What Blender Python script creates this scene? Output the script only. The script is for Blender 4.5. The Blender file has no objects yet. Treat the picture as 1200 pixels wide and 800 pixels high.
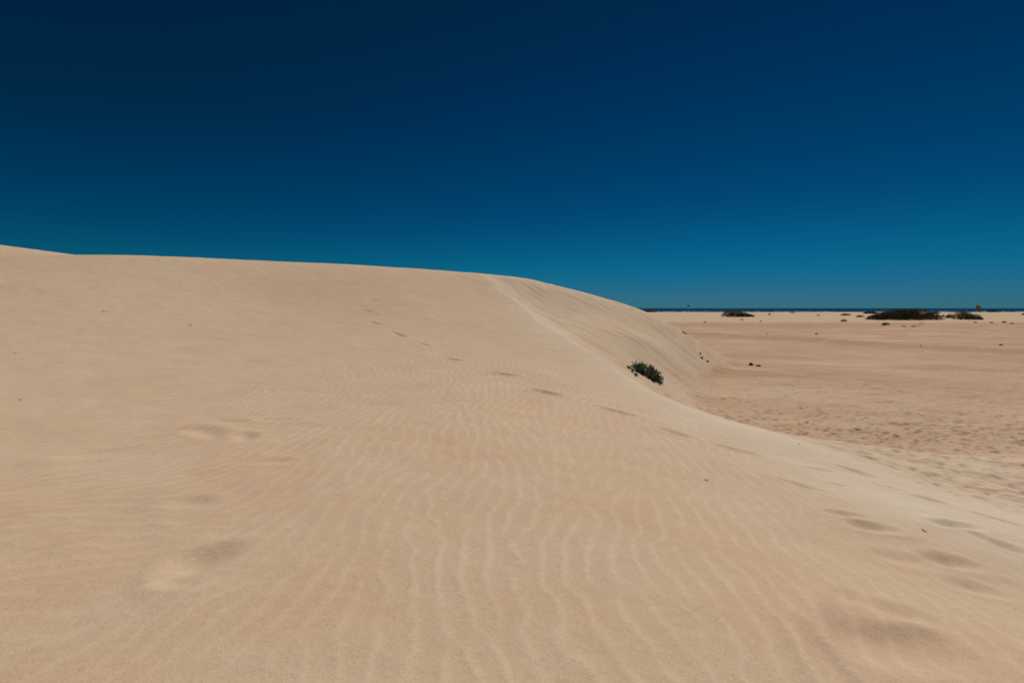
import bpy, bmesh, math, random
import numpy as np
from mathutils import Vector

random.seed(7)
rng = np.random.default_rng(11)
R = math.radians
scene = bpy.context.scene
COL = scene.collection

# ------------------------------------------------------------------ camera
CAM_Z = 3.4                      # the lens stands 3.4 m above the flat
F = 16.0 / 36.0 * 1200.0         # focal length in pixels of the 1200 px wide photograph
PITCH = math.atan(39.0 / F)      # looks slightly down
cam = bpy.data.cameras.new('camera')
cam.lens = 16.0
cam.sensor_width = 36.0
cam.clip_start = 0.05
cam.clip_end = 200000.0
cam_ob = bpy.data.objects.new('camera', cam)
COL.objects.link(cam_ob)
cam_ob.location = (0, 0, CAM_Z)
cam_ob.rotation_euler = (R(90) - PITCH, 0, 0)
scene.camera = cam_ob

# ------------------------------------------------------------------ sky and sun
SUN_EL, SUN_AZ = R(56), R(28)    # high, ahead and to the right
world = bpy.data.worlds.new('World')
scene.world = world
world.use_nodes = True
wn = world.node_tree
bg = wn.nodes['Background']
bg.inputs[1].default_value = 0.1
sky = wn.nodes.new('ShaderNodeTexSky')
sky.sky_type = 'NISHITA'
sky.sun_disc = False
sky.sun_elevation = SUN_EL
sky.sun_rotation = SUN_AZ
sky.altitude = 2000
sky.air_density = 1.0
sky.dust_density = 0.0
sky.ozone_density = 6.0
sep = wn.nodes.new('ShaderNodeSeparateColor')
comb = wn.nodes.new('ShaderNodeCombineColor')
wn.links.new(sky.outputs[0], sep.inputs[0])
# the deep polarised blue of the picture: one response curve per channel (input / 20 -> output / 0.5)
CURVES = {
    0: [(0, 0), (1.5, 0.0), (2.6, 0.0012), (4.2, 0.006), (6.4, 0.026), (10, 0.05), (20, 0.2)],
    1: [(0, 0), (2.05, 0.020), (2.9, 0.0385), (4.0, 0.066), (5.0, 0.098), (6.65, 0.136), (8.5, 0.147), (12, 0.20), (20, 0.36)],
    2: [(0, 0), (4.35, 0.062), (5.3, 0.096), (5.9, 0.116), (6.7, 0.149), (8.1, 0.208), (8.86, 0.246), (9.4, 0.266), (12, 0.34), (20, 0.48)],
}
for ch, pts in CURVES.items():
    div = wn.nodes.new('ShaderNodeMath'); div.operation = 'DIVIDE'; div.inputs[1].default_value = 20
    fc = wn.nodes.new('ShaderNodeFloatCurve')
    cu = fc.mapping.curves[0]
    cu.points[0].location = (0, 0)
    cu.points[1].location = (1, pts[-1][1] / 0.5)
    for px, py in pts[1:-1]:
        cu.points.new(px / 20, py / 0.5)
    fc.mapping.update()
    mul = wn.nodes.new('ShaderNodeMath'); mul.operation = 'MULTIPLY'; mul.inputs[1].default_value = 0.5 * 10
    wn.links.new(sep.outputs[ch], div.inputs[0])
    wn.links.new(div.outputs[0], fc.inputs['Value'])
    wn.links.new(fc.outputs[0], mul.inputs[0])
    wn.links.new(mul.outputs[0], comb.inputs[ch])
wn.links.new(comb.outputs[0], bg.inputs[0])

sl = bpy.data.lights.new('sun', 'SUN')
sl.energy = 4.15
sl.angle = R(0.5)
sl.color = (1.0, 0.95, 0.88)
sun = bpy.data.objects.new('sun', sl)
COL.objects.link(sun)
sdir = Vector((math.sin(SUN_AZ) * math.cos(SUN_EL), math.cos(SUN_AZ) * math.cos(SUN_EL), math.sin(SUN_EL)))
sun.rotation_euler = sdir.to_track_quat('Z', 'Y').to_euler()
sun.location = (0, 0, 60)

scene.view_settings.view_transform = 'Standard'
scene.view_settings.look = 'None'
scene.view_settings.exposure = 0.0
scene.view_settings.gamma = 1.0


# ------------------------------------------------------------------ helpers
def tag(o, label=None, cat=None, group=None, kind=None):
    if label: o['label'] = label
    if cat: o['category'] = cat
    if group: o['group'] = group
    if kind: o['kind'] = kind
    return o


def ray(u, v):
    """direction through a point of the 1200 x 800 photograph, scaled to one metre forward"""
    x, y = (u - 600.0) / F, (400.0 - v) / F
    c, s = math.cos(PITCH), math.sin(PITCH)
    fy = c + y * s
    fz = -s + y * c
    return x / fy, fz / fy


def pt(u, v, d):
    tx, tz = ray(u, v)
    return (tx * d, d, tz * d + CAM_Z)


def tps_fit(P, lam=0.0):
    P = np.array(P, float)
    X, z = P[:, :2] / 10.0, P[:, 2]
    n = len(P)
    r2 = ((X[:, None] - X[None]) ** 2).sum(-1)
    K = np.where(r2 > 0, 0.5 * r2 * np.log(r2 + 1e-30), 0.0) + lam * np.eye(n)
    A = np.zeros((n + 3, n + 3))
    A[:n, :n] = K; A[:n, n] = 1; A[:n, n + 1:] = X; A[n, :n] = 1; A[n + 1:, :n] = X.T
    w = np.linalg.solve(A, np.concatenate([z, [0, 0, 0]]))
    return X, w


def tps_eval(fit, x, y):
    X, w = fit
    n = len(X)
    out = np.full(x.shape, w[n]) + w[n + 1] * x / 10 + w[n + 2] * y / 10
    for i in range(n):
        r2 = (x / 10 - X[i, 0]) ** 2 + (y / 10 - X[i, 1]) ** 2
        out += w[i] * 0.5 * r2 * np.log(r2 + 1e-30)
    return out


def grid_lookup(G, x, y, x0, y0, step, wrap=False):
    fx, fy = (x - x0) / step, (y - y0) / step
    ix, iy = np.floor(fx).astype(int), np.floor(fy).astype(int)
    ax, ay = fx - ix, fy - iy
    H, W = G.shape
    if wrap:
        ix0, ix1, iy0, iy1 = ix % W, (ix + 1) % W, iy % H, (iy + 1) % H
        m = 1.0
    else:
        m = (ix >= 0) & (ix < W - 1) & (iy >= 0) & (iy < H - 1)
        ix0 = np.clip(ix, 0, W - 2); ix1 = ix0 + 1
        iy0 = np.clip(iy, 0, H - 2); iy1 = iy0 + 1
    v = (G[iy0, ix0] * (1 - ax) + G[iy0, ix1] * ax) * (1 - ay) + (G[iy1, ix0] * (1 - ax) + G[iy1, ix1] * ax) * ay
    return v * m


def spectral(n, step, lo, hi, stretch=1.0, ang=0.0, seed=0):
    """periodic noise whose wavelengths lie between lo and hi metres, stretched along direction ang"""
    g = np.random.default_rng(seed).standard_normal((n, n))
    k = np.fft.fftfreq(n, step)
    kx, ky = np.meshgrid(k, k)
    ca, sa = math.cos(ang), math.sin(ang)
    ka = (kx * ca + ky * sa) * stretch
    kb = -kx * sa + ky * ca
    kk = np.sqrt(ka ** 2 + kb ** 2) + 1e-9
    m = np.exp(-(kk * lo) ** 2 * 0.5) * (1 - np.exp(-(kk * hi) ** 2 * 0.5)) / kk
    f = np.real(np.fft.ifft2(np.fft.fft2(g) * m))
    return (f / f.std()).astype(np.float32)


def smin(a, b, k):
    h = np.clip(0.5 + 0.5 * (b - a) / k, 0, 1)
    return b * (1 - h) + a * h - k * h * (1 - h)


def sstep(a, b, x):
    t = np.clip((x - a) / (b - a), 0, 1)
    return t * t * (3 - 2 * t)


# ------------------------------------------------------------------ shape of the land
# three surfaces: the rippled windward face of the dune, its slip face and the flat
BR = [(1060, 566, 4.6), (1000, 545, 5.2), (950, 525, 5.7), (900, 506, 6.3), (840, 490, 7.0), (780, 467, 8.2), (733, 442, 10.0),
      (704, 420, 12.0), (656, 392, 15.0), (613, 361, 20.0), (584, 337, 24.0), (567, 321.3, 27.0)]
WP = [pt(*b) for b in BR] + [pt(*p) for p in [
    (0, 301, 17), (100, 299.5, 18.5), (200, 303, 20), (300, 306.5, 22.5), (400, 309.5, 25), (500, 315.5, 27),
    (0, 400, 9), (0, 500, 4.9), (0, 600, 2.95), (0, 800, 1.55), (300, 400, 11.5), (300, 500, 5.3), (300, 350, 17), (100, 350, 13),
    (600, 500, 5.3), (600, 600, 3.05), (600, 800, 1.62), (600, 430, 10.0), (520, 360, 18.5), (500, 420, 10.6),
    (1200, 800, 1.72), (1200, 700, 2.75), (1100, 620, 3.6), (900, 620, 3.15)]]
WP += [(-10, 34, 4.9), (-30, 34, 3.4), (0, 36, 4.6), (-34, 16, 4.4), (-20, 4, 3.3), (-8, -6, 2.4), (0, -5, 2.3), (6, -4, 2.3),
       (8, 4, 1.9), (7, 8, 1.9), (8, 14, 2.3), (6, 20, 4.0), (6, 28, 5.6), (12, 30, 6.0), (14, 10, 1.8)]
SP = [pt(*b) for b in BR] + [pt(*p) for p in [
    (592, 324.0, 27.8), (620, 328.6, 28.5), (650, 334, 29.5), (700, 347, 30.5), (745, 361.5, 31), (775, 374, 30.5), (800, 388, 29.5),
    (755, 443, 15.5), (700, 380, 22), (760, 400, 21),
    (1100, 560, 6.4), (1200, 600, 5.3), (1200, 540, 8.2), (1000, 520, 8.3)]]
SP += [(13.2, 27, 0.0), (11.6, 24, -0.25), (9.4, 21, -0.25), (7.6, 17, -0.2), (6.6, 14, -0.1), (5.9, 11, .1), (14.5, 30.5, 0.0), (15.5, 35, -1.2), (12, 38, -.6),
       (6, 40, 1.0), (0, 42, 2.6), (20, 20, -2.2), (20, 10, -0.6), (12, 9, .25),
       (-3, 24, 7.2), (-3, 16, 5.0), (-3, 10, 4.6), (-1.5, 6, 3.4), (0, 3, 2.9), (2, 1.5, 2.6), (5, 0, 2.3), (-8, 30, 9), (-12, 12, 9), (9, 3, 1.5), (14, 3, 0.7)]
WFIT, SFIT = tps_fit(WP, 1e-4), tps_fit(SP, 1e-4)

N1 = spectral(1024, 0.08, 1.2, 30, seed=1)            # broad swells, metres
N2 = spectral(1024, 0.03, 0.25, 3.0, seed=2)          # patches, decimetres
NSL = spectral(1024, 0.03, 0.10, 1.2, 7.0, R(-50), seed=3)   # slide marks down the slip face
NFL = spectral(1024, 0.5, 4.0, 60.0, 4.0, R(-14), seed=4)    # low swells of the flat, along the shore
NFL2 = spectral(1024, 0.12, 0.5, 7.0, 2.5, R(-8), seed=5)


def base_height(x, y):
    r = np.hypot(x, y)
    W = tps_eval(WFIT, x, y)
    S = tps_eval(SFIT, x, y)
    k = 0.05 + 0.40 * sstep(8.0, 4.2, y) + 0.20 * sstep(19, 27, y)
    D = smin(W, S, k)
    # beyond the crest and away from the picture the dune runs out into the flat
    far = sstep(40, 62, np.hypot(x + 12, (y - 8) * 1.15))
    D = D * (1 - far) - 2.0 * far
    # second dune behind the crest on the left
    D2 = 6.32 - 0.13 * (np.maximum(x, -34) + 23.9) - ((y - 24) / 7.0) ** 2 * 1.2
    D = np.maximum(D, np.where(x < -14, D2, -5))
    # the flat: shallow swells, low scarps, a raised beach and the drop to the water
    P = 0.03 * grid_lookup(N1, x, y, 0, 0, 0.08 * 4, True) * sstep(6, 20, r)
    P += 0.05 * grid_lookup(NFL, x, y, 0, 0, 0.5, True) * sstep(30, 80, r)
    s1 = y + 1.64 * (x - 24.7) - 55 + 0.7 * np.sin(x * 0.31) + 0.4 * np.sin(x * 0.97)
    P += 0.26 * (sstep(-1.3, 1.3, s1) - sstep(2, 26, s1))
    s2 = y - 100 + 0.02 * x + 2.5 * np.sin(x * 0.045)
    P += 0.32 * sstep(-2.5, 2.5, s2)
    s3 = y - 82 + 0.2 * (x - 60) + 1.4 * np.sin(x * 0.06)
    P += 0.10 * (sstep(-1, 1, s3) - sstep(2, 20, s3))
    shore = y - 352 + 0.06 * x + 7 * np.sin(x * 0.013) + 4 * np.sin(x * 0.041 + 1)
    P += 0.22 * sstep(-150, -20, shore) - 2.6 * sstep(0, 70, shore) - 1.5 * sstep(60, 600, shore)
    dune = D - P
    k2 = 0.35
    Z = -smin(-D, -P, k2)
    return Z, dune, W - S, P


def ground_z(x, y):
    return float(base_height(np.array([float(x)]), np.array([float(y)]))[0][0])


def hit(u, v):
    """where the line of sight through (u, v) meets the land"""
    tx, tz = ray(u, v)
    d = np.concatenate([np.linspace(0.8, 40, 3000), np.linspace(40, 420, 4000)])
    z = base_height(tx * d, d)[0]
    below = np.nonzero(CAM_Z + tz * d < z)[0]
    i = below[0] if len(below) else len(d) - 1
    return float(tx * d[i]), float(d[i]), float(z[i])


# ------------------------------------------------------------------ ripples: noise filtered along a turning direction
RIP_N, RIP_STEP, RIP_L = 2048, 0.0125, 0.138
RIP_OBS = [  # photo position and direction of the ripple crests in the picture (dx, dy down)
    (100, 640, 1, -.15), (50, 520, 1, -.05), (30, 430, 1, .0), (220, 400, 1, -.05), (100, 320, 1, .12), (330, 330, 1, .14),
    (350, 560, 1, -.5), (330, 710, 1, -1.1), (442, 644, .12, -1), (567, 665, .35, -1), (680, 740, .35, 1), (750, 650, .3, 1),
    (1000, 620, 1, .9), (1150, 650, 1, .55), (1000, 570, 1, .6), (1130, 560, 1, .35), (550, 500, .05, 1), (430, 440, .4, -1), (300, 460, 1, -.3),
    (450, 380, 1, -.4), (700, 500, .25, 1), (880, 540, .8, 1), (920, 740, .8, 1)]


def ripple_dirs():
    out = []
    for u, v, du, dv in RIP_OBS:
        a = hit(u, v)
        n = math.hypot(du, dv)
        b = hit(u + du / n * 3, v + dv / n * 3)
        out.append((a[0], a[1], math.atan2(b[1] - a[1], b[0] - a[0])))
    return out


def ripple_field(x, y):
    obs = ripple_dirs()
    sx = np.zeros_like(x); sy = np.zeros_like(x)
    r0 = np.hypot(x, y)
    for ox, oy, an in obs:
        w = 1.0 / (((x - ox) ** 2 + (y - oy) ** 2) / (0.3 + 0.10 * (ox * ox + oy * oy)) + 0.15) ** 1.6
        sx += w * math.cos(2 * an); sy += w * math.sin(2 * an)
    th = 0.5 * np.arctan2(sy, sx) % math.pi
    th = (th + R(8) * grid_lookup(N2, x, y, 0, 0, 0.06, True)) % math.pi
    nb = 16
    wx = 0.010 * grid_lookup(N2, x, y, 1.7, 0.3, 0.02, True) + 0.018 * grid_lookup(N2, x, y, 1.7, 4.3, 0.05, True)
    wy = 0.010 * grid_lookup(N2, x, y, 5.1, 2.2, 0.02, True) + 0.018 * grid_lookup(N2, x, y, 8.7, 0.3, 0.05, True)
    g = np.fft.fft2(np.random.default_rng(5).standard_normal((RIP_N, RIP_N)).astype(np.float32))
    k = np.fft.fftfreq(RIP_N, RIP_STEP)
    kx, ky = np.meshgrid(k, k)
    kr = np.hypot(kx, ky)
    ka = np.arctan2(ky, kx)
    acc = np.zeros(x.shape, complex)
    b = th / math.pi * nb
    i0 = np.floor(b).astype(int); fr = b - i0
    rad = np.exp(-((kr * RIP_L - 1) / 0.11) ** 2 * 0.5)
    for i in range(nb):
        m0 = (i0 % nb) == i
        m1 = ((i0 + 1) % nb) == i
        mm = m0 | m1
        if not mm.any():
            continue
        a = i * math.pi / nb + math.pi / 2        # wave vector stands across the crest
        dd = (ka - a + math.pi) % (2 * math.pi) - math.pi
        an = np.exp(-(dd / R(9)) ** 2 * 0.5)
        f = np.fft.ifft2(g * rad * an)
        f = (f / np.sqrt((np.abs(f) ** 2).mean())).astype(np.complex64)
        xs, ys = x[mm] + wx[mm], y[mm] + wy[mm]
        val = grid_lookup(f, xs, ys, 0, 0, RIP_STEP, True)
        # the analytic wave flips sign of its phase past half a turn: use its conjugate there
        wrapm = (i == 0) & m1[mm]
        val = np.where(wrapm, np.conj(val), val)
        wt = np.where(m0[mm], 1 - fr[mm], fr[mm])
        acc[mm] += val * wt
    amp = np.abs(acc)
    amp = 1.45 * amp / (amp + 0.42)
    crest = 0.5 + 0.5 * np.real(acc) / (np.abs(acc) + 1e-6)
    return amp, crest


# ------------------------------------------------------------------ footprints
def dent(x, y, z, cx, cy, ang, a, b, depth, rim=0.35):
    """one wind-softened footprint: a hollow with a low rim"""
    ext = 3.2 * max(a, b)
    m = (np.abs(x - cx) < ext) & (np.abs(y - cy) < ext)
    if not m.any():
        return
    dx, dy = x[m] - cx, y[m] - cy
    ca, sa = math.cos(ang), math.sin(ang)
    p, q = (dx * ca + dy * sa) / a, (-dx * sa + dy * ca) / b
    # one wall steeper than the other
    r2 = p * p + (q + 0.25 * p * p) ** 2
    z[m] += depth * (-np.exp(-r2 * 1.4) + rim * np.exp(-(np.sqrt(r2) - 1.5) ** 2 * 3.0))


# photo position, half length and half width in metres, depth, image slant in degrees
TRAIL = [(437, 352, .20, .12, .05, -10), (430, 364, .2, .12, .05, 10), (440, 379, .22, .13, .05, 20), (467, 392, .30, .12, .06, 22), (497, 404, .26, .11, .04, 22),
         (531, 421, .22, .11, .05, 14), (590, 438, .23, .10, .055, 12), (641, 460, .22, .10, .06, 14), (722, 482, .23, .10, .06, 14),
         (792, 508, .22, .09, .04, 18), (863, 527, .20, .08, .035, 12), (712, 427, .26, .10, .04, 30)]
NEAR = [(240, 506, .34, .16, .050, 10), (200, 505, .22, .12, .030, -5), (288, 512, .18, .12, .04, 30), (325, 492, .22, .10, .02, 0), (275, 494, .18, .1, .02, 5),
        (325, 540, .16, .10, .020, 0), (115, 530, .26, .12, .025, -15), (90, 545, .2, .1, .02, -10), (234, 657, .17, .15, .060, -15), (203, 682, .10, .07, .018, 0), (225, 588, .16, .10, .022, 0),
        (940, 570, .20, .07, .030, 10), (985, 568, .13, .06, .02, 10), (1005, 553, .22, .08, .045, 12), (960, 550, .2, .06, .02, 8), (1045, 572, .2, .07, .025, 10),
        (1085, 584, .2, .08, .05, 16), (1112, 576, .16, .07, .03, 10), (1150, 586, .16, .07, .025, 12), (988, 603, .16, .06, .03, 12), (1020, 618, .19, .08, .045, 12),
        (1115, 614, .18, .09, .055, 8), (1180, 640, .18, .08, .05, 14), (1175, 610, .2, .06, .035, 14), (1110, 658, .17, .10, .05, 14), (1055, 655, .2, .11, .03, 14),
        (1010, 712, .15, .10, .03, 20), (1060, 722, .15, .10, .03, 14), (1145, 690, .16, .09, .03, 14), (1040, 752, .24, .20, .060, 15), (972, 778, .20, .07, .035, 50), (1000, 700, .12, .08, .02, 20),
        (1100, 543, .16, .07, .06, 25), (1075, 540, .15, .06, .03, 10), (1140, 558, .2, .06, .04, 8), (1180, 556, .2, .06, .03, 8), (1165, 575, .2, .06, .03, 8)]


def apply_prints(x, y, z):
    for u, v, a, b, dep, sl in TRAIL + NEAR:
        h = hit(u, v)
        h2 = hit(u + 3 * math.cos(R(sl)), v + 3 * math.sin(R(sl)))
        ang = math.atan2(h2[1] - h[1], h2[0] - h[0])
        k = 1.5 if (u, v, a, b, dep, sl) in TRAIL else 1.0
        dent(x, y, z, h[0], h[1], ang, a * k, b * 0.9, dep * 0.72, 0.5 if a >= .24 and b > .18 else 0.25)


def trample_grid():
    """the much walked toe of the dune and the flat beside it, on a 3 cm grid"""
    st = 0.03
    xs = np.arange(2, 32, st); ys = np.arange(4, 34, st)
    G = np.zeros((len(ys), len(xs)))
    rg = random.Random(3)
    cnt = 0
    while cnt < 8500:
        x = rg.uniform(3, 30); y = 4.5 + 27 * rg.random() ** 1.3
        u = x / y
        if u < 0.30:
            continue
        dens = math.exp(-((y - 10.5) / 4.5) ** 2) + 0.22
        if rg.random() > dens:
            continue
        cnt += 1
        ang = rg.gauss(0.25, 0.7)
        a = rg.uniform(.07, .17); b = a * rg.uniform(.4, .75)
        dep = rg.uniform(.018, .058) * (.95 if y > 9 else .8) * (0.55 + 0.45 * dens)
        ix, iy = int((x - 2) / st), int((y - 4) / st)
        e = int(3.0 * a / st)
        x0, x1, y0, y1 = max(ix - e, 0), min(ix + e, G.shape[1]), max(iy - e, 0), min(iy + e, G.shape[0])
        if x1 <= x0 or y1 <= y0:
            continue
        X, Y = np.meshgrid(xs[x0:x1] - x, ys[y0:y1] - y)
        ca, sa = math.cos(ang), math.sin(ang)
        p, q = (X * ca + Y * sa) / a, (-X * sa + Y * ca) / b
        r2 = p * p + q * q
        G[y0:y1, x0:x1] += dep * (-np.exp(-r2 * 1.5) + 0.4 * np.exp(-(np.sqrt(r2) - 1.4) ** 2 * 4))
    return np.clip(G, -0.07, 0.05), st


# ------------------------------------------------------------------ the land meshes
NA, NR1, NR2 = 1180, 800, 250
az = np.concatenate([np.linspace(R(-56), R(56), NA), np.linspace(R(56), R(304), 72)[1:-1]])
rr = np.concatenate([np.geomspace(0.25, 1.25, 24)[:-1], np.geomspace(1.25, 28, NR1)[:-1], np.geomspace(28, 3200, NR2)])
AZ, RR = np.meshgrid(az, rr)
X = (RR * np.sin(AZ)); Y = (RR * np.cos(AZ))
nr, na = X.shape
x, y = X.ravel(), Y.ravel()
Z, DUNE, WS, PL = base_height(x, y)
rad = np.hypot(x, y)
dune_w = sstep(0.0, 0.5, DUNE)                       # 1 on the dune
wind_w = sstep(0.10, -0.25, WS) * dune_w                # 1 on the rippled face (W below S)
slip_w = sstep(-0.02, 0.15, WS) * dune_w
# near the low end of the brink both faces merge: ripples carry on over it
low_end = sstep(9.5, 6.0, y) * sstep(1.0, 2.5, x)
infront = (y > 0.3)
amp = np.zeros_like(x); crest = np.zeros_like(x)
sel = (rad < 34) & (rad > 1.0) & infront & (np.abs(np.arctan2(x, y)) < R(57)) & ((wind_w > 0.01) | (low_end > 0.01))
a_, c_ = ripple_field(x[sel], y[sel])
amp[sel] = a_; crest[sel] = c_
brink_d = np.clip(-WS, 0, 5)
patch = 0.85 + 0.22 * grid_lookup(N2, x, y, 3, 5, 0.35, True)
rw = np.maximum(wind_w * sstep(0.02, 0.5, brink_d + 0.25 * sstep(9, 6, y)), low_end * 1.0 * sstep(0.1, .6, DUNE)) * np.clip(patch, 0.25, 1.3)
left_soft = 1 - 0.35 * sstep(-0.4, -2.5, x / np.maximum(y, .5) * 2.2)
RIP_A = 0.0029
ripple_h = RIP_A * amp * (crest ** 2.6 - 0.3) * rw * left_soft
Zd = Z + ripple_h
Zd += wind_w * (0.0045 * grid_lookup(N2, x, y, 0, 0, 0.05, True) * sstep(1, 4, rad))
sl = grid_lookup(NSL, x, y, 0, 0, 0.03, True)
sl2 = grid_lookup(NSL, x, y, 7, 3, 0.075, True)
edge = sstep(0.05, 0.6, WS)
Zd += slip_w * edge * (0.005 * sl + 0.010 * np.minimum(sl2, 0.4)) * sstep(34, 30, rad)
TG, tst = trample_grid()
Zd += grid_lookup(TG, x, y, 2, 4, tst) * sstep(1.5, 0.6, DUNE) * sstep(-0.25, 0.15, WS + 0.3 * sstep(8, 6, y))
rough_flat = sstep(0.7, 0.0, DUNE) * sstep(5, 9, rad)
Zd += rough_flat * (0.010 * grid_lookup(N2, x, y, 0, 0, 0.02, True) + 0.022 * grid_lookup(NFL2, x, y, 0, 0, 0.12, True) * sstep(8, 20, rad)) * sstep(300, 100, rad)
apply_prints(x, y, Zd)

# colour masks: kinds of sand, darker bands and hollows, and shade painted on a scarp
pale = np.zeros_like(x)
pale += 0.85 * np.exp(-((WS - 0.004 * y) / (0.28 + 0.012 * y)) ** 2) * dune_w * (0.35 + 0.65 * sstep(30, 14, y))                     # bleached loose sand along the brink
pale += 0.45 * sstep(10, 5, y) * sstep(2.4, 4.5, x) * sstep(-0.4, .7, DUNE)
pale += 0.10 * sstep(97, 103, y + 0.02 * x + 2.5 * np.sin(x * 0.045)) * sstep(60, 100, y)
pale += 0.30 * sstep(0.2, 1.0, slip_w * edge)
pale = np.clip(pale + 0.10 * grid_lookup(N2, x, y, 9, 2, 0.3, True) * pale, 0, 1)
hard_shade = sstep(0.35, 0.0, DUNE) * sstep(104, 97, y)                                                   # compact reddish floor
hard_shade *= np.clip(0.72 + 0.13 * grid_lookup(NFL2, x, y, 0, 0, 0.25, True) + 0.14 * grid_lookup(NFL, x, y, 0, 0, 0.12, True), 0, 1.2)
s1c = y + 1.64 * (x - 24.7) - 55 + 0.7 * np.sin(x * 0.31) + 0.4 * np.sin(x * 0.97)
hard_shade += 0.9 * np.exp(-((s1c + 0.1) / 1.7) ** 2) * sstep(18, 30, y) * (0.8 + 0.3 * grid_lookup(NFL2, x, y, 0, 0, 0.12, True))  # shade of the scarp face turned from the sun, put into the colour
s3c = y - 82 + 0.2 * (x - 60) + 1.4 * np.sin(x * 0.06)
hard_shade += 0.5 * np.exp(-((s3c) / 2.2) ** 2) * sstep(40, 60, y) * np.clip(0.6 + 0.4 * grid_lookup(NFL2, x, y, 5, 0, 0.6, True), 0, 1)
hard_shade += 0.45 * np.exp(-((y - 93 + 2.5 * np.sin(x * .045)) / 6) ** 2) * sstep(40, 60, y)
hard_shade *= 0.45 + 0.55 * sstep(14, 26, y)
hard_shade += 0.22 * sstep(97, 110, y)
hard_shade = np.clip(hard_shade + slip_w * edge * 0.30 * np.clip(-sl2, 0, 1.5), 0, 1.4)  # redder and darker in the hollows of the slide marks
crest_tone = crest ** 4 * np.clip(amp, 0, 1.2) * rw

COARSE = np.zeros_like(x)


def build_land(name, mask_face, mats):
    """faces of the ring sheet picked by mask, as one mesh"""
    I, J = np.nonzero(mask_face)
    J2 = (J + 1) % na
    v = np.stack([I * na + J, I * na + J2, (I + 1) * na + J2, (I + 1) * na + J], 1)[:, ::-1]
    used, inv = np.unique(v, return_inverse=True)
    inv = inv.reshape(-1, 4)
    co = np.stack([x[used], y[used], Zd[used]], 1)
    extra = None
    me = bpy.data.meshes.new(name)
    nv, nf = len(used), len(inv)
    me.vertices.add(nv); me.vertices.foreach_set('co', co.astype(np.float32).ravel())
    me.loops.add(nf * 4); me.loops.foreach_set('vertex_index', inv.astype(np.int32).ravel())
    me.polygons.add(nf)
    me.polygons.foreach_set('loop_start', np.arange(0, nf * 4, 4, dtype=np.int32))
    me.polygons.foreach_set('use_smooth', np.ones(nf, bool))
    for an, arr in (('pale', pale), ('hard_shade', hard_shade), ('crest', crest_tone)):
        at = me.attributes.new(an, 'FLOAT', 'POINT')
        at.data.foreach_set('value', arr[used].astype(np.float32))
    me.update(calc_edges=True)
    me.materials.append(mats)
    ob = bpy.data.objects.new(name, me)
    COL.objects.link(ob)
    return ob


def nmat(name):
    m = bpy.data.materials.new(name)
    m.use_nodes = True
    nt = m.node_tree
    return m, nt, nt.nodes['Principled BSDF']


def node(nt, typ, **kw):
    n = nt.nodes.new(typ)
    for k_, v_ in kw.items():
        setattr(n, k_, v_)
    return n


def noise(nt, scale, detail=3, rough=0.6, vec=None):
    n = nt.nodes.new('ShaderNodeTexNoise')
    n.inputs['Scale'].default_value = scale
    n.inputs['Detail'].default_value = detail
    n.inputs['Roughness'].default_value = rough
    if vec is not None:
        nt.links.new(vec, n.inputs['Vector'])
    return n


def mapr(nt, val, a, b, c, d):
    n = nt.nodes.new('ShaderNodeMapRange')
    for i_, q in enumerate((a, b, c, d)):
        n.inputs[i_ + 1].default_value = q
    nt.links.new(val, n.inputs[0])
    return n.outputs[0]


def mixc(nt, fac, a, b, mode='MIX'):
    n = nt.nodes.new('ShaderNodeMix')
    n.data_type = 'RGBA'; n.blend_type = mode
    for sock, val in ((n.inputs[0], fac), (n.inputs[6], a), (n.inputs[7], b)):
        if isinstance(val, bpy.types.NodeSocket):
            nt.links.new(val, sock)
        elif isinstance(val, (int, float)):
            sock.default_value = val
        else:
            sock.default_value = (*val, 1)
    return n.outputs[2]


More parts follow.
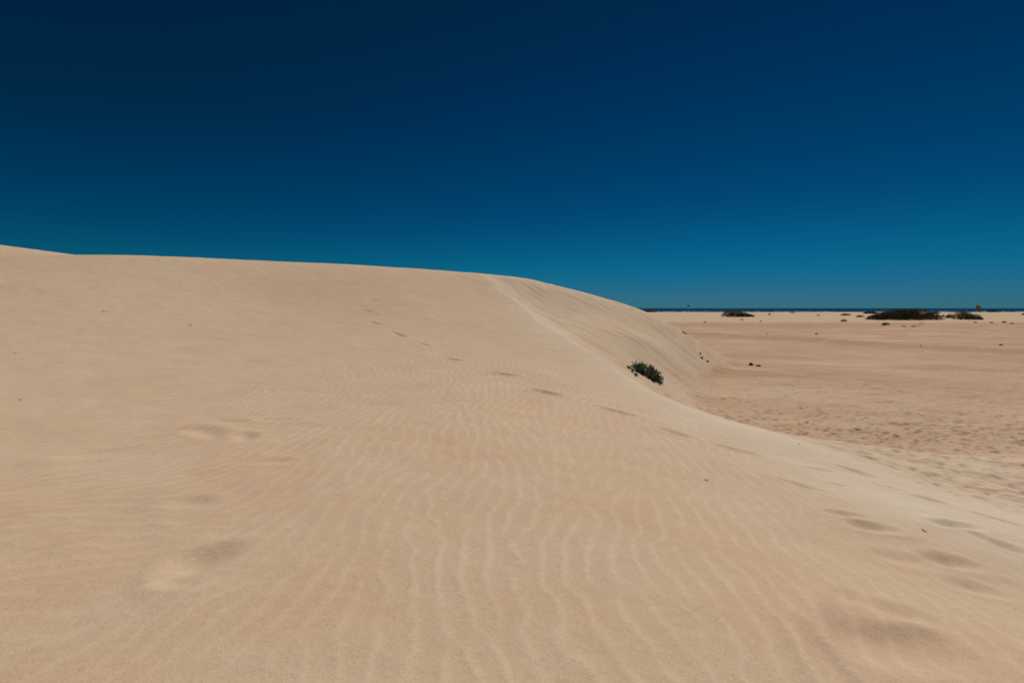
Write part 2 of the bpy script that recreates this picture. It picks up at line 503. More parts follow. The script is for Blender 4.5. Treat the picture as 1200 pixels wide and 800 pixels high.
def sand_material():
    m, nt, bs = nmat('sand')
    geo = node(nt, 'ShaderNodeNewGeometry')
    P = geo.outputs['Position']
    ap, ah, ac = [node(nt, 'ShaderNodeAttribute', attribute_name=q).outputs['Fac'] for q in ('pale', 'hard_shade', 'crest')]
    base = (0.443, 0.331, 0.229)
    c = mixc(nt, ap, base, (0.490, 0.400, 0.308))
    c = mixc(nt, ah, c, (0.350, 0.226, 0.146))
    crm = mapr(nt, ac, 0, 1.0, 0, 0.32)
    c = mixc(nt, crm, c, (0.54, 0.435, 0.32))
    big = noise(nt, 0.9, 4, 0.6, P)
    c = mixc(nt, 1.0, c, mixc(nt, mapr(nt, big.outputs[0], .3, .7, 0, 1), (0.99, 0.938, 0.93), (1.01, 1.045, 1.05)), 'MULTIPLY')
    med = noise(nt, 22, 4, 0.7, P)
    c = mixc(nt, 1.0, c, mixc(nt, mapr(nt, med.outputs[0], .3, .7, 0, 1), (0.965, 0.955, 0.94), (1.035, 1.035, 1.04)), 'MULTIPLY')
    sp = noise(nt, 115, 2, 0.8, P)
    c = mixc(nt, 1.0, c, mixc(nt, mapr(nt, sp.outputs[0], .3, .7, 0, 1), (0.90, 0.89, 0.88), (1.10, 1.10, 1.11)), 'MULTIPLY')
    gr = noise(nt, 260, 3, 0.8, P)
    c = mixc(nt, 1.0, c, mixc(nt, mapr(nt, gr.outputs[0], .3, .7, 0, 1), (0.84, 0.83, 0.82), (1.16, 1.16, 1.17)), 'MULTIPLY')
    # scattered dark grains
    dk = noise(nt, 420, 1, 0.5, P)
    c = mixc(nt, mapr(nt, dk.outputs[0], .70, .80, 0, 0.55), c, (0.12, 0.08, 0.055))
    nt.links.new(c, bs.inputs['Base Color'])
    bs.inputs['Roughness'].default_value = 0.95
    bs.inputs['Specular IOR Level'].default_value = 0.08
    b1 = node(nt, 'ShaderNodeBump'); b1.inputs['Strength'].default_value = 0.35; b1.inputs['Distance'].default_value = 0.0035
    nt.links.new(gr.outputs[0], b1.inputs['Height'])
    n2 = noise(nt, 6, 5, 0.65, P)
    b2 = node(nt, 'ShaderNodeBump'); b2.inputs['Strength'].default_value = 0.35; b2.inputs['Distance'].default_value = 0.03
    nt.links.new(n2.outputs[0], b2.inputs['Height'])
    nt.links.new(b1.outputs[0], b2.inputs['Normal'])
    nt.links.new(b2.outputs[0], bs.inputs['Normal'])
    return m


SAND = sand_material()
dn = DUNE.reshape(nr, na)
fm = dn[:-1, :] * 0.5 + np.roll(dn[:-1, :], -1, 1) * 0.5
dune_face = fm > 0.0
dune_face[:, :] &= True
dune_face[:12] = True
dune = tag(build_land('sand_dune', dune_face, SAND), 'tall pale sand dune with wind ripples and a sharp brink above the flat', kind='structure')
flat = tag(build_land('sand_plain', ~dune_face, SAND), 'flat compact sand plain running from the foot of the dune to the sea', kind='structure')
# small cap under the tripod that closes the innermost ring
bm = bmesh.new()
vs = [bm.verts.new((x[i], y[i], Zd[i])) for i in range(0, na, 10)]
bm.faces.new(vs[::-1])
bmesh.ops.triangulate(bm, faces=bm.faces)
bm.from_mesh(dune.data)
bm.to_mesh(dune.data)
bm.free()

# ------------------------------------------------------------------ sea
def sea_material():
    m, nt, bs = nmat('sea_water')
    geo = node(nt, 'ShaderNodeNewGeometry')
    mp = node(nt, 'ShaderNodeMapping'); mp.inputs['Scale'].default_value = (0.35, 1.0, 1)
    nt.links.new(geo.outputs['Position'], mp.inputs['Vector'])
    n1 = noise(nt, 0.02, 6, 0.62, mp.outputs[0])
    c = mixc(nt, mapr(nt, n1.outputs[0], .35, .65, 0, 1), (0.004, 0.030, 0.070), (0.008, 0.055, 0.105))
    nt.links.new(c, bs.inputs['Base Color'])
    bs.inputs['Roughness'].default_value = 0.9
    bs.inputs['IOR'].default_value = 1.33
    bs.inputs['Specular IOR Level'].default_value = 0.0
    n2 = noise(nt, 0.25, 5, 0.7, mp.outputs[0])
    b = node(nt, 'ShaderNodeBump'); b.inputs['Strength'].default_value = 1.0; b.inputs['Distance'].default_value = 1.6
    nt.links.new(n2.outputs[0], b.inputs['Height']); nt.links.new(b.outputs[0], bs.inputs['Normal'])
    return m


SEA_Z = -1.15
bm = bmesh.new()
ring = []
ys_ = list(np.geomspace(340, 90000, 60))
rows = []
for yy in ys_:
    w = max(1500.0, yy * 2.2)
    rows.append([bm.verts.new((-w + 2 * w * k / 40, yy, SEA_Z + (0.10 * math.sin(yy * .07 + k) if yy < 3000 else 0))) for k in range(41)])
for a, b in zip(rows[:-1], rows[1:]):
    for k in range(40):
        bm.faces.new((a[k], a[k + 1], b[k + 1], b[k])).smooth = True
me = bpy.data.meshes.new('sea'); bm.to_mesh(me); bm.free()
me.materials.append(sea_material())
sea = bpy.data.objects.new('sea', me); COL.objects.link(sea)
tag(sea, 'deep blue sea in a thin band below the horizon', kind='structure')


def simple(name, col, rough=0.9, var=0.25, scale=8.0, spec=0.2):
    m, nt, bs = nmat(name)
    tc = node(nt, 'ShaderNodeTexCoord')
    n = noise(nt, scale, 4, 0.6, tc.outputs['Object'])
    lo = tuple(q * (1 - var) for q in col); hi = tuple(min(1, q * (1 + var)) for q in col)
    c = mixc(nt, mapr(nt, n.outputs[0], .3, .7, 0, 1), lo, hi)
    nt.links.new(c, bs.inputs['Base Color'])
    bs.inputs['Roughness'].default_value = rough
    bs.inputs['Specular IOR Level'].default_value = spec
    return m


# surf: foam crests of the small breakers off the beach
bm = bmesh.new()
rg = random.Random(12)
for k in range(170):
    fx = rg.choice((rg.uniform(100, 760), rg.gauss(225, 18), rg.gauss(365, 18), rg.gauss(560, 40)))
    fy = 560 + rg.random() ** 1.5 * 50 - 0.05 * fx
    L = rg.uniform(3, 15); hh = rg.uniform(.5, 1.1)
    if k < 16:
        L *= 1.8; hh *= 1.4
    seg = 8
    pts = []
    for i in range(seg + 1):
        t = i / seg
        prof = math.sin(math.pi * t) ** 0.6
        cx = fx - L / 2 + L * t; cy = fy + 0.6 * math.sin(t * 7 + k)
        h = hh * prof * rg.uniform(.6, 1)
        pts.append([bm.verts.new((cx, cy - 0.9 * prof - .05, SEA_Z - .15)), bm.verts.new((cx, cy - 0.3 * prof, SEA_Z + h)), bm.verts.new((cx, cy + 0.9 * prof + .05, SEA_Z - .15))])
    for a, b in zip(pts[:-1], pts[1:]):
        bm.faces.new((a[0], b[0], b[1], a[1])); bm.faces.new((a[1], b[1], b[2], a[2]))
me = bpy.data.meshes.new('sea_foam'); bm.to_mesh(me); bm.free()
me.materials.append(simple('foam', (0.72, 0.74, 0.74), 0.8, 0.1))
foam = bpy.data.objects.new('sea_foam', me); COL.objects.link(foam)
tag(foam, 'white foam of small breaking waves along the edge of the beach', 'foam', kind='stuff')

# ------------------------------------------------------------------ plants, stones and small things
LEAF_DARK = simple('dark_shrub_leaf', (0.095, 0.085, 0.050), 0.9, 0.5, 0.9, .1)
LEAF_OLIVE = simple('olive_shrub_leaf', (0.10, 0.10, 0.05), 0.9, 0.5, 1.2, .1)
LEAF_BROWN = simple('dry_shrub_leaf', (0.085, 0.058, 0.034), 0.9, 0.4, 1.5, .1)
LEAF_GREEN = simple('green_shrub_leaf', (0.115, 0.175, 0.110), 0.75, 0.5, 3.0, .25)
LEAF_LIGHT = simple('light_shrub_leaf', (0.22, 0.28, 0.20), 0.75, 0.3, 5.0, .25)
STEM = simple('woody_stem', (0.09, 0.065, 0.045), 0.9)
DRYTWIG = simple('dead_twig_bark', (0.060, 0.045, 0.032), 0.9)
STONE = simple('dark_basalt', (0.028, 0.020, 0.015), 0.9, 0.5, 9.0, .2)
STONE2 = simple('brown_basalt', (0.055, 0.035, 0.022), 0.9, 0.5, 9.0, .2)


def mesh_ob(name, verts, faces, mat, parent=None, smooth=False):
    me = bpy.data.meshes.new(name)
    me.from_pydata(verts, [], faces)
    me.update()
    me.materials.append(mat)
    if smooth:
        me.polygons.foreach_set('use_smooth', [True] * len(me.polygons))
    o = bpy.data.objects.new(name, me)
    COL.objects.link(o)
    if parent:
        o.parent = parent
    return o


def empty(name, loc, rz=0.0):
    o = bpy.data.objects.new(name, None)
    o.empty_display_size = 0.2
    o.location = loc
    o.rotation_euler = (0, 0, rz)
    COL.objects.link(o)
    return o


def tube(verts, faces, pts, radii, n=5):
    base = len(verts)
    for i, p in enumerate(pts):
        p = Vector(p)
        d = (Vector(pts[min(i + 1, len(pts) - 1)]) - Vector(pts[max(i - 1, 0)])).normalized()
        a = d.orthogonal().normalized(); b = d.cross(a)
        for k in range(n):
            t = 2 * math.pi * k / n
            verts.append(tuple(p + (a * math.cos(t) + b * math.sin(t)) * radii[i]))
    for i in range(len(pts) - 1):
        for k in range(n):
            k2 = (k + 1) % n
            faces.append((base + i * n + k, base + i * n + k2, base + (i + 1) * n + k2, base + (i + 1) * n + k))


def leaf(verts, faces, p, d, L, w, rg):
    d = d.normalized()
    s = d.cross(Vector((rg.gauss(0, 1), rg.gauss(0, 1), rg.gauss(0, 1)))).normalized() * w
    b = len(verts)
    m = p + d * L * 0.45
    verts.extend([tuple(p), tuple(m + s), tuple(p + d * L), tuple(m - s)])
    faces.append((b, b + 1, b + 2, b + 3))


def mound_shrub(loc, lobes, mat, n_leaf, size, seed, sand=False):
    """spreading shrub: each lobe is (x, y, half width, half depth, height); foliage over woody stems"""
    rg = random.Random(seed)
    root = empty('dune_shrub', loc)
    gz = [ground_z(loc[0] + l[0], loc[1] + l[1]) - loc[2] for l in lobes]
    verts, faces = [], []
    wsum = [l[2] * l[3] for l in lobes]
    for _ in range(n_leaf):
        i = rg.choices(range(len(lobes)), wsum)[0]
        lx, ly, hw, hd, hh = lobes[i]
        a = rg.uniform(0, 2 * math.pi); q = math.sqrt(rg.random())
        lump = 0.88 + 0.09 * math.sin(a * 5 + seed + i) + 0.10 * math.sin(a * 11 + 2 * seed + q * 9)
        ex = math.cos(a) * q * hw * lump; ey = math.sin(a) * q * hd * lump
        top = hh * max(0.0, 1 - q ** 2.2) ** 0.55 * (0.86 + 0.09 * math.sin(ex * 2.3 / max(size * 3, .2) + seed) + 0.06 * math.sin(ey * 3.1 / max(size * 3, .2) + i))
        t = rg.random() ** 0.5
        zc = top * t
        p = Vector((lx + ex, ly + ey, gz[i] + zc - 0.03))
        d = Vector((ex / hw, ey / hd, 0.5 + rg.random())) + Vector((rg.gauss(0, .7), rg.gauss(0, .7), rg.gauss(-.2, .4)))
        leaf(verts, faces, p, d, size * rg.uniform(.6, 1.5), size * rg.uniform(.18, .36), rg)
    mesh_ob('foliage', verts, faces, mat, root)['kind'] = 'stuff'
    verts, faces = [], []
    for i, (lx, ly, hw, hd, hh) in enumerate(lobes):
        for k in range(7):
            a = rg.uniform(0, 2 * math.pi); q = rg.uniform(.3, .85)
            e = Vector((lx + math.cos(a) * hw * q, ly + math.sin(a) * hd * q, gz[i] + hh * (1 - q * q) ** .5 * .55))
            b = Vector((lx, ly, gz[i] - .1))
            m = b.lerp(e, .5) + Vector((0, 0, hh * .04))
            tube(verts, faces, [b, m, e], [0.03 * hh + .01, 0.02 * hh + .006, .006])
    mesh_ob('stem', verts, faces, STEM, root, True)['kind'] = 'stuff'
    return root


def place_shrub(u0, u1, vtop, vbase, mat, label, group, seed, dens=1.0, extra=None):
    """shrub that spans columns u0..u1 and stands on the ground at row vbase"""
    um = (u0 + u1) / 2
    X0, Y0, Z0 = hit(um, vbase)
    hw = (u1 - u0) / 2 / F * Y0
    hh = (vbase - vtop) / F * Y0 * 1.12
    hd = min(hw * 0.7, 5)
    Y0 += hd * 0.8
    X0 *= (Y0 / (Y0 - hd * 0.8))
    Z0 = ground_z(X0, Y0)
    if extra:
        lobes = [(a * hw, b * hd, c * hw, d * hd, e * hh) for a, b, c, d, e in extra]
    else:
        lobes = [(0, 0, hw, hd, hh)]
        if hw > 0.5:
            lobes += [(-0.45 * hw, -.1 * hd, .5 * hw, .6 * hd, hh * .7)]
    size = max(0.017 * (hw + hh), 0.075 * Y0 / 100, 0.04)
    n = int(min(26000, max(260, dens * 2.8 * sum(l[2] * max(l[3], l[4]) for l in lobes) / (size * size * .3))))
    o = mound_shrub((X0, Y0, Z0), lobes, mat, n, size, seed)
    tag(o, label, 'shrub', group)
    return o


G1 = 'dark shrubs on the far flat'
place_shrub(847, 882, 363.2, 371.5, LEAF_DARK, 'dark shrub mound on the pale beach, left of the others, tapering to the right', G1, 31, 1.5,
            extra=[(-.62, .1, .42, .8, 1.0), (-.1, 0, .55, .9, .95), (.35, -.1, .5, .8, .68), (.72, -.3, .3, .5, .4)])
place_shrub(1013, 1098, 362.8, 375.2, LEAF_DARK, 'largest dark shrub mound, long and low, standing between the sea and the flat', G1, 32, 1.5,
            extra=[(-.05, 0, .55, 1.0, 1.0), (.42, 0, .56, .9, 1.05), (-.5, -.1, .42, .8, .72), (-.78, -.2, .22, .5, .42), (.8, -.1, .26, .6, .75), (.15, .1, .5, .8, .98)])
place_shrub(1118, 1149, 366.0, 374.6, LEAF_DARK, 'dark shrub with a long low tail on its right, right of the largest mound', G1, 33, 1.5,
            extra=[(-.5, 0, .5, .9, 1.25), (-.1, 0, .45, .8, 1.15), (.45, -.1, .5, .8, .75), (.8, -.1, .2, .5, .25)])
place_shrub(1108, 1118, 367.6, 372.8, LEAF_BROWN, 'rounded brown shrub leaning against the left side of the long tailed shrub', G1, 34, 1.2)
SM = [
    (752, 768, 363.6, 365.8, LEAF_DARK, 'low dark shrub at the water edge where the dune slope meets the sea'),
    (900, 904, 367.0, 369.0, LEAF_BROWN, 'tiny brown shrub on the pale beach right of the tapering dark mound'),
    (926, 932, 365.6, 366.6, LEAF_DARK, 'flat dark shrub on the shoreline, alone above the bare pale beach'),
    (957, 961, 368.4, 369.8, LEAF_BROWN, 'smallest brown tuft in the middle of the pale beach'),
    (985, 997, 367.2, 369.6, LEAF_DARK, 'narrow dark shrub behind the round one, halfway across the pale beach'),
    (985, 993, 373.7, 377.0, LEAF_DARK, 'round dark shrub at the edge between pale beach and brown flat'),
    (1003, 1013, 369.0, 371.6, LEAF_DARK, 'small dark shrub just left of the largest mound'),
    (1011, 1029, 364.8, 367.6, LEAF_BROWN, 'line of brown scrub behind the left end of the largest mound'),
    (1033, 1043, 377.4, 381.2, LEAF_BROWN, 'dry brown shrub in front of the largest mound'),
    (1090, 1102, 365.6, 367.4, LEAF_DARK, 'low dark scrub behind the right end of the largest mound'),
    (1103, 1108, 369.0, 371.0, LEAF_BROWN, 'little brown tuft between the two largest shrub mounds'),
    (1157, 1171, 363.2, 365.8, LEAF_DARK, 'dark scrub on the shoreline right of the wooden tower'),
    (1133, 1141, 361.8, 365.0, LEAF_OLIVE, 'olive shrub on the shoreline left of the wooden tower'),
    (1174, 1179, 376.0, 378.2, LEAF_BROWN, 'small dark tuft in front of the beach near the right edge'),
    (1160, 1164, 377.0, 378.6, LEAF_BROWN, 'tiny tuft left of the small dark tuft near the right edge'),
    (1141, 1145, 377.0, 378.4, LEAF_DARK, 'tiny dark tuft in front of the tail of the long tailed shrub'),
    (1184, 1188, 378.0, 379.4, LEAF_BROWN, 'faint brown tuft closest to the right edge beside a small dark tuft'),
    (1197, 1204, 367.0, 369.0, LEAF_BROWN, 'brown shrub cut by the right edge of the picture'),
    (955, 959, 390.0, 392.0, LEAF_BROWN, 'lone brown tuft on the brown flat below the pale beach'),
    (1171, 1175, 402.6, 404.6, LEAF_BROWN, 'lone faint tuft on the flat above the dark scarp line'),
    (1067, 1073, 381.6, 382.9, LEAF_DARK, 'flat strip of scrub right of the dry brown shrub'),
    (1056, 1062, 381.8, 382.8, LEAF_BROWN, 'thin flat scrub beside the dry brown shrub'),
    (868, 871, 373.7, 375.0, LEAF_BROWN, 'tiny tuft just below the tapering dark mound'),
    (890, 893, 375.8, 377.0, LEAF_BROWN, 'tiny tuft where the pale beach ends, right of the tapering mound'),
    (824, 828, 376.8, 378.0, LEAF_BROWN, 'tiny tuft on the edge of the pale beach nearest the dune'),
]
for i, (a, b, c, d, m, lab) in enumerate(SM):
    place_shrub(a, b, c, d, m, lab, 'small shrubs and tufts on the far flat', 60 + i)


def green_bush():
    """needle-leaved bush half buried on the slip face"""
    rg = random.Random(5)
    A = hit(741, 433); B = hit(771, 446)
    C = hit(757, 440)
    root = empty('saltbush', C)
    dirx = Vector((B[0] - A[0], B[1] - A[1], B[2] - A[2]))
    span = dirx.length
    k = C[1] / F
    fv, ff, lv, lf, sv, sf = [], [], [], [], [], []
    # columns across the photo bush: offset (pixels) and height (pixels)
    prof = [(-18, 1.0), (-15, 1.5), (-11, 4.5), (-7, 10), (-3, 12.5), (1, 13), (5, 12), (8, 12), (11, 11), (13, 8), (15, 4)]
    up = Vector((0, 0, 1))
    for _ in range(150):
        t = rg.random()
        u = (-13 + 28 * t) if t > .08 else -17 + 50 * t
        h = np.interp(u, [p[0] for p in prof], [p[1] for p in prof]) * rg.uniform(.35, 1.0) * k
        bx = C[0] + u * k * 0.93
        by = C[1] + rg.gauss(0, .22) + rg.uniform(-.1, .3)
        bz = ground_z(bx, by)
        base = Vector((bx - C[0], by - C[1], bz - C[2] - .03))
        lean = Vector((u * k * 0.35 + rg.gauss(0, .07), rg.gauss(0, .09), h))
        mid = base + lean * .5 + Vector((rg.gauss(0, .02), rg.gauss(0, .02), 0))
        tip = base + lean
        tube(sv, sf, [base, mid, tip], [.009, .006, .003], 4)
        tgt = rg.random() < .3
        for j in range(34):
            q = rg.random() ** .7
            p = base.lerp(mid, q * 2) if q < .5 else mid.lerp(tip, q * 2 - 1)
            d = lean.normalized() * .8 + Vector((rg.gauss(0, .7), rg.gauss(0, .7), rg.gauss(.2, .5)))
            V, Fc = (lv, lf) if tgt and q > .5 else (fv, ff)
            leaf(V, Fc, p, d, rg.uniform(.05, .11), rg.uniform(.008, .016), rg)
    for o in (mesh_ob('foliage', fv, ff, LEAF_GREEN, root), mesh_ob('new_growth', lv, lf, LEAF_LIGHT, root), mesh_ob('stem', sv, sf, STEM, root, True)):
        o['kind'] = 'stuff'
    tag(root, 'green spiky bush half buried on the slip face below the dune brink', 'bush')
    # sprigs that come up through the sand left of it
    for n_, (u, v, s, lab) in enumerate([(737, 432, 2.2, 'leftmost tiny green sprig beside the green bush'),
                                     (741, 435.5, 1.2, 'smallest green sprig poking from sand left of the green bush'),
                                     (745, 440, 2.2, 'tiny sprig in the sand just below the left end of the green bush')]):
        H = hit(u, v)
        r_ = empty('sprig', H)
        v1, f1 = [], []
        for q in range(60 if s > 2 else 30):
            p = Vector((rg.gauss(0, s * .5) * k, rg.gauss(0, .05), abs(rg.gauss(0, s * .35)) * k))
            p.z += ground_z(H[0] + p.x, H[1] + p.y) - H[2]
            leaf(v1, f1, p, Vector((rg.gauss(0, .6), rg.gauss(0, .6), 1)), rg.uniform(.05, .09), .012, rg)
        mesh_ob('foliage', v1, f1, LEAF_GREEN, r_)['kind'] = 'stuff'
        tag(r_, lab, 'sprig', 'green sprigs by the bush')


green_bush()


def stone(u, v, wpx, hpx, mat, label, group, seed, peak=0.0, name='stone', cat='stone'):
    rg = random.Random(seed)
    H = hit(u, v)
    k = H[1] / F
    bm = bmesh.new()
    bmesh.ops.create_icosphere(bm, subdivisions=3, radius=1.0)
    ph = [rg.uniform(0, 6) for _ in range(6)]
    for vv in bm.verts:
        c = vv.co.copy()
        f = 1 + .16 * math.sin(3.1 * c.x + ph[0]) + .13 * math.sin(4.3 * c.y + ph[1]) + .10 * math.sin(5.2 * c.z + ph[2]) + .05 * math.sin(11 * c.x + 9 * c.y + ph[3])
        c *= f
        # chipped planes
        for q in range(4):
            nrm = Vector((math.cos(ph[q] * 2), math.sin(ph[q] * 3), math.cos(ph[q] * 5) * .6)).normalized()
            e = c.dot(nrm) - .78
            if e > 0:
                c -= nrm * e * .8
        if c.z > .3:
            c.z += peak * max(0, 1 - abs(c.x - .25) * 2.2)
        vv.co = (c.x * wpx * k * .5, c.y * wpx * k * .42, c.z * hpx * k * .42 + hpx * k * .22)
    me = bpy.data.meshes.new(name); bm.to_mesh(me); bm.free()
    me.materials.append(mat)
    o = bpy.data.objects.new(name, me); COL.objects.link(o)
    o.location = H
    tag(o, label, cat, group)
    return o


GS = 'dark stones at the foot of the dune'
stone(879.5, 428.4, 5.4, 4.4, STONE, 'larger black stone with a pointed top, left one of the pair on the flat', GS, 1, .5)
stone(888.5, 429.4, 5.4, 3.4, STONE2, 'brown black stone, right one of the pair on the flat', GS, 2, .35)
stone(820.5, 414.4, 3.4, 2.0, STONE, 'uppermost of three small dark stones at the foot of the dune', GS, 3)
stone(822.3, 419.9, 4.0, 2.4, STONE, 'middle one of three small dark stones at the foot of the dune', GS, 4)
stone(829.0, 423.8, 4.2, 2.2, STONE2, 'lowest and rightmost of three small dark stones at the foot of the dune', GS, 5)
stone(898.5, 391.6, 1.8, 1.4, STONE, 'lone tiny dark stone on the flat right of the dune edge', GS, 6)
stone(1079, 405.0, 1.6, 1.2, STONE2, 'lone tiny dark stone in the middle of the wide flat', GS, 7)


def twig(u0, v0, u1, v1, label, seed, thick=.5, name='dead_twig', bend=.15, lift=.02, fork=True):
    rg = random.Random(seed)
    A, B = Vector(hit(u0, v0)), Vector(hit(u1, v1))
    L = (B - A).length
    t = thick * A.y / F
    verts, faces = [], []
    n = 7
    pts = []
    for i in range(n):
        q = i / (n - 1)
        p = A.lerp(B, q)
        s = (B - A).cross(Vector((0, 0, 1))).normalized()
        p += s * math.sin(q * 3.6) * L * bend * .5
        p.z = ground_z(p.x, p.y) + t * .6 + lift * L * math.sin(q * math.pi) + abs(rg.gauss(0, .02)) * L
        pts.append(p - A)
    tube(verts, faces, pts, [t * .5 * (1 - .5 * i / n) for i in range(n)], 6)
    if fork:
        for k in range(2):
            p = pts[2 + k * 2]
            e = p + Vector((rg.gauss(0, .25), rg.gauss(0, .25), .16)) * L
            tube(verts, faces, [p, p.lerp(e, .5) + Vector((0, 0, .03 * L)), e], [t * .32, t * .24, t * .12], 5)
    o = mesh_ob(name, verts, faces, DRYTWIG, None, True)
    o.location = A
    tag(o, label, 'twig', 'bits of dead wood on the sand')
    return o


twig(799.5, 389.2, 805, 392.4, 'dark piece of driftwood lying on the far edge of the slip face', 1, 1.3, 'driftwood', .1, 0.0, False)
twig(1080.5, 621, 1086, 624.3, 'small forked dead twig among the footprints on the right', 2, 1.1)
twig(825, 562.6, 830.5, 564.2, 'thin bent twig lying on the rippled sand near the middle', 3, .9)
twig(119.5, 365, 124, 365.8, 'short twig high on the left face of the dune', 4, .6, fork=False)
twig(221.5, 381.2, 225, 381.6, 'short twig on the dune face right of the other high one', 5, .6, fork=False)
twig(16.5, 414.2, 20, 414.6, 'twig on the dune face close to the left edge, upper of two', 6, .6, fork=False)
twig(1071, 383.4, 1079, 380.2, 'thin dead stalk beside the flat scrub in front of the largest shrub mound', 9, .35, 'dead_stalk', .1, .0, True)
stone(23, 468.6, 1.6, 1.2, STONE, 'tiny dark pebble on the dune face by the left edge', 'pebbles on the near sand', 8, name='pebble', cat='pebble')
stone(1162, 528.2, 2.2, 1.4, STONE, 'dark pebble on the trampled sand near the right edge', 'pebbles on the near sand', 9, name='pebble', cat='pebble')
stone(1188.5, 714.2, 1.8, 1.4, STONE2, 'little brown pebble low in the right corner', 'pebbles on the near sand', 10, name='pebble', cat='pebble')
stone(937, 520.6, 1.6, 1.1, STONE, 'tiny dark pebble on the pale low end of the brink', 'pebbles on the near sand', 11, name='pebble', cat='pebble')
stone(370, 623, 1.2, 1.0, STONE2, 'tiny pebble on the left part of the rippled sand', 'pebbles on the near sand', 12, name='pebble', cat='pebble')

# ------------------------------------------------------------------ beach flag and wooden tower
def box(verts, faces, x0, x1, y0, y1, z0, z1):
    b = len(verts)
    verts.extend([(x0, y0, z0), (x1, y0, z0), (x1, y1, z0), (x0, y1, z0), (x0, y0, z1), (x1, y0, z1), (x1, y1, z1), (x0, y1, z1)])
    faces.extend([tuple(b + q for q in f) for f in ((0, 3, 2, 1), (4, 5, 6, 7), (0, 1, 5, 4), (1, 2, 6, 5), (2, 3, 7, 6), (3, 0, 4, 7))])


def flag():
    H = hit(805.3, 366.5)
    k = H[1] / F
    root = empty('beach_flag', H)
    verts, faces = [], []
    top = 9.0 * k
    tube(verts, faces, [(0, 0, -.3), (0, 0, top * .5), (.03, 0, top)], [.09, .075, .05], 8)
    mesh_ob('pole', verts, faces, simple('pole_paint', (0.16, 0.17, 0.20), .5), root, True)
    verts, faces = [], []
    nx, nz = 14, 6
    W, Hh = 2.3 * k, 1.6 * k
    for side in (0.0, .02):
        for j in range(nz + 1):
            for i in range(nx + 1):
                q = i / nx
                verts.append((.05 + q * W, side + .16 * math.sin(q * 7 + j * .5) * q, top - Hh + j / nz * Hh - .22 * q * Hh))
    s = (nx + 1) * (nz + 1)
    for j in range(nz):
        for i in range(nx):
            a = j * (nx + 1) + i
            faces.append((a, a + 1, a + nx + 2, a + nx + 1))
            faces.append((s + a, s + a + nx + 1, s + a + nx + 2, s + a + 1))
    mesh_ob('cloth', verts, faces, simple('flag_cloth', (0.012, 0.016, 0.035), .9), root, True)
    tag(root, 'dark flag flying from a thin pole on the beach in front of the sea', 'flag')


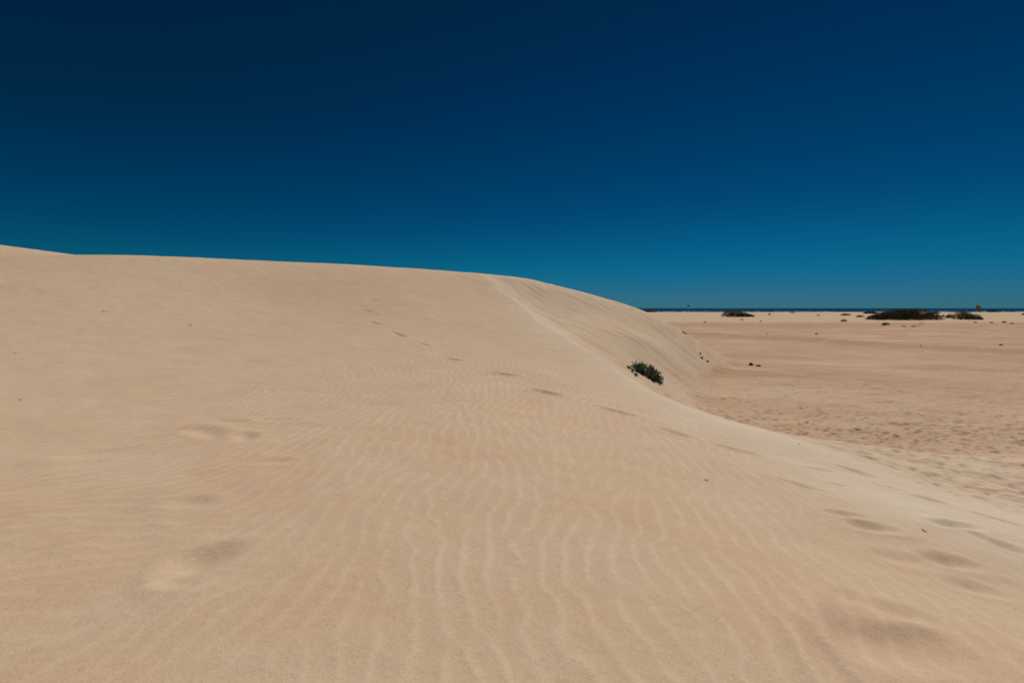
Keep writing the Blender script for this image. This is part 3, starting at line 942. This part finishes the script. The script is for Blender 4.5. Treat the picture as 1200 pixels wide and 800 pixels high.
def tower():
    H = hit(1146.2, 365.9)
    k = H[1] / F
    root = empty('lifeguard_tower', H, R(-8))
    wood = simple('weathered_wood', (0.20, 0.125, 0.085), .85, .3, 2.0)
    trim = simple('pale_boards', (0.34, 0.27, 0.13), .85, .2, 2.0)
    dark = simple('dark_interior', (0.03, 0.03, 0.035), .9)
    w = 1.55 * k
    leg_h = 3.1 * k; top = 8.6 * k
    for sx in (-1, 1):
        for sy in (-1, 1):
            v, f = [], []
            tube(v, f, [(sx * w * 1.02, sy * w * .9, -.3), (sx * w * .88, sy * w * .78, leg_h)], [.13, .11], 6)
            mesh_ob('leg', v, f, wood, root)
    for sy in (-1, 1):
        for sx in (-1, 1):
            v, f = [], []
            tube(v, f, [(-sx * w * .98, sy * w * .87 + sx * .08, .3), (sx * w * .9, sy * w * .8 + sx * .08, leg_h - .2)], [.07, .07], 5)
            mesh_ob('brace', v, f, wood, root)
    v, f = [], []
    box(v, f, -w * 1.12, w * 1.12, -w * 1.15, w, leg_h, leg_h + .16)
    mesh_ob('platform', v, f, wood, root)
    # hut walls as planks
    zc, zt = leg_h + .16, top - .9 * k
    n = 8
    v, f = [], []
    for s in range(n):
        a = -w * .95 + s * 2 * w * .95 / n
        b = a + 2 * w * .95 / n - .03
        lo = zc if not 3 <= s <= 4 else zc + (zt - zc) * .62
        for (p, q, l2) in ((-w * .8, -w * .8 + .06, lo), (w * .74, w * .8, zc)):
            v, f = [], []
            box(v, f, a, b, p, q, l2, zt)
            mesh_ob('wall_board', v, f, trim, root)
    for sx in (-1, 1):
        for s in range(6):
            a = -w * .72 + s * 2 * w * .72 / 6
            v, f = [], []
            box(v, f, sx * w * .95 - .03, sx * w * .95 + .03, a, a + .21 * w, zc, zt)
            mesh_ob('wall_board', v, f, wood, root)
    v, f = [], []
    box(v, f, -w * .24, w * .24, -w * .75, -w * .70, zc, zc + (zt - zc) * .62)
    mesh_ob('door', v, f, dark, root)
    v, f = [], []
    b = [(-w * 1.2, -w * 1.15, zt), (w * 1.2, -w * 1.15, zt), (w * 1.2, w * 1.05, zt), (-w * 1.2, w * 1.05, zt),
         (-w * 1.0, -w * .1, top), (w * 1.0, -w * .1, top)]
    v.extend(b); f.extend([(0, 1, 5, 4), (2, 3, 4, 5), (1, 2, 5), (3, 0, 4), (0, 3, 2, 1)])
    mesh_ob('roof', v, f, simple('roof_boards', (0.13, 0.075, 0.06), .85, .3, 2.0), root)
    for sx in (-1, 1):
        v, f = [], []
        box(v, f, sx * w * 1.08 - .04, sx * w * 1.08 + .04, -w * 1.12, -w * .8, leg_h + .9, leg_h + 1.0)
        box(v, f, sx * w * 1.08 - .05, sx * w * 1.08 + .05, -w * 1.12, -w * 1.05, leg_h + .16, leg_h + 1.0)
        mesh_ob('railing', v, f, wood, root)
    v, f = [], []
    for sx in (-1, 1):
        tube(v, f, [(sx * .35, -w * 1.9, -.2), (sx * .35, -w * 1.15, leg_h + .1)], [.05, .05], 5)
    for s in range(7):
        q = (s + .7) / 8
        tube(v, f, [(-.35, -w * 1.9 + q * w * .75, -.2 + q * (leg_h + .3)), (.35, -w * 1.9 + q * w * .75, -.2 + q * (leg_h + .3))], [.04, .04], 5)
    mesh_ob('ladder', v, f, wood, root)
    tag(root, 'wooden lifeguard tower on legs standing on the beach before the sea', 'lifeguard tower')


flag()
tower()
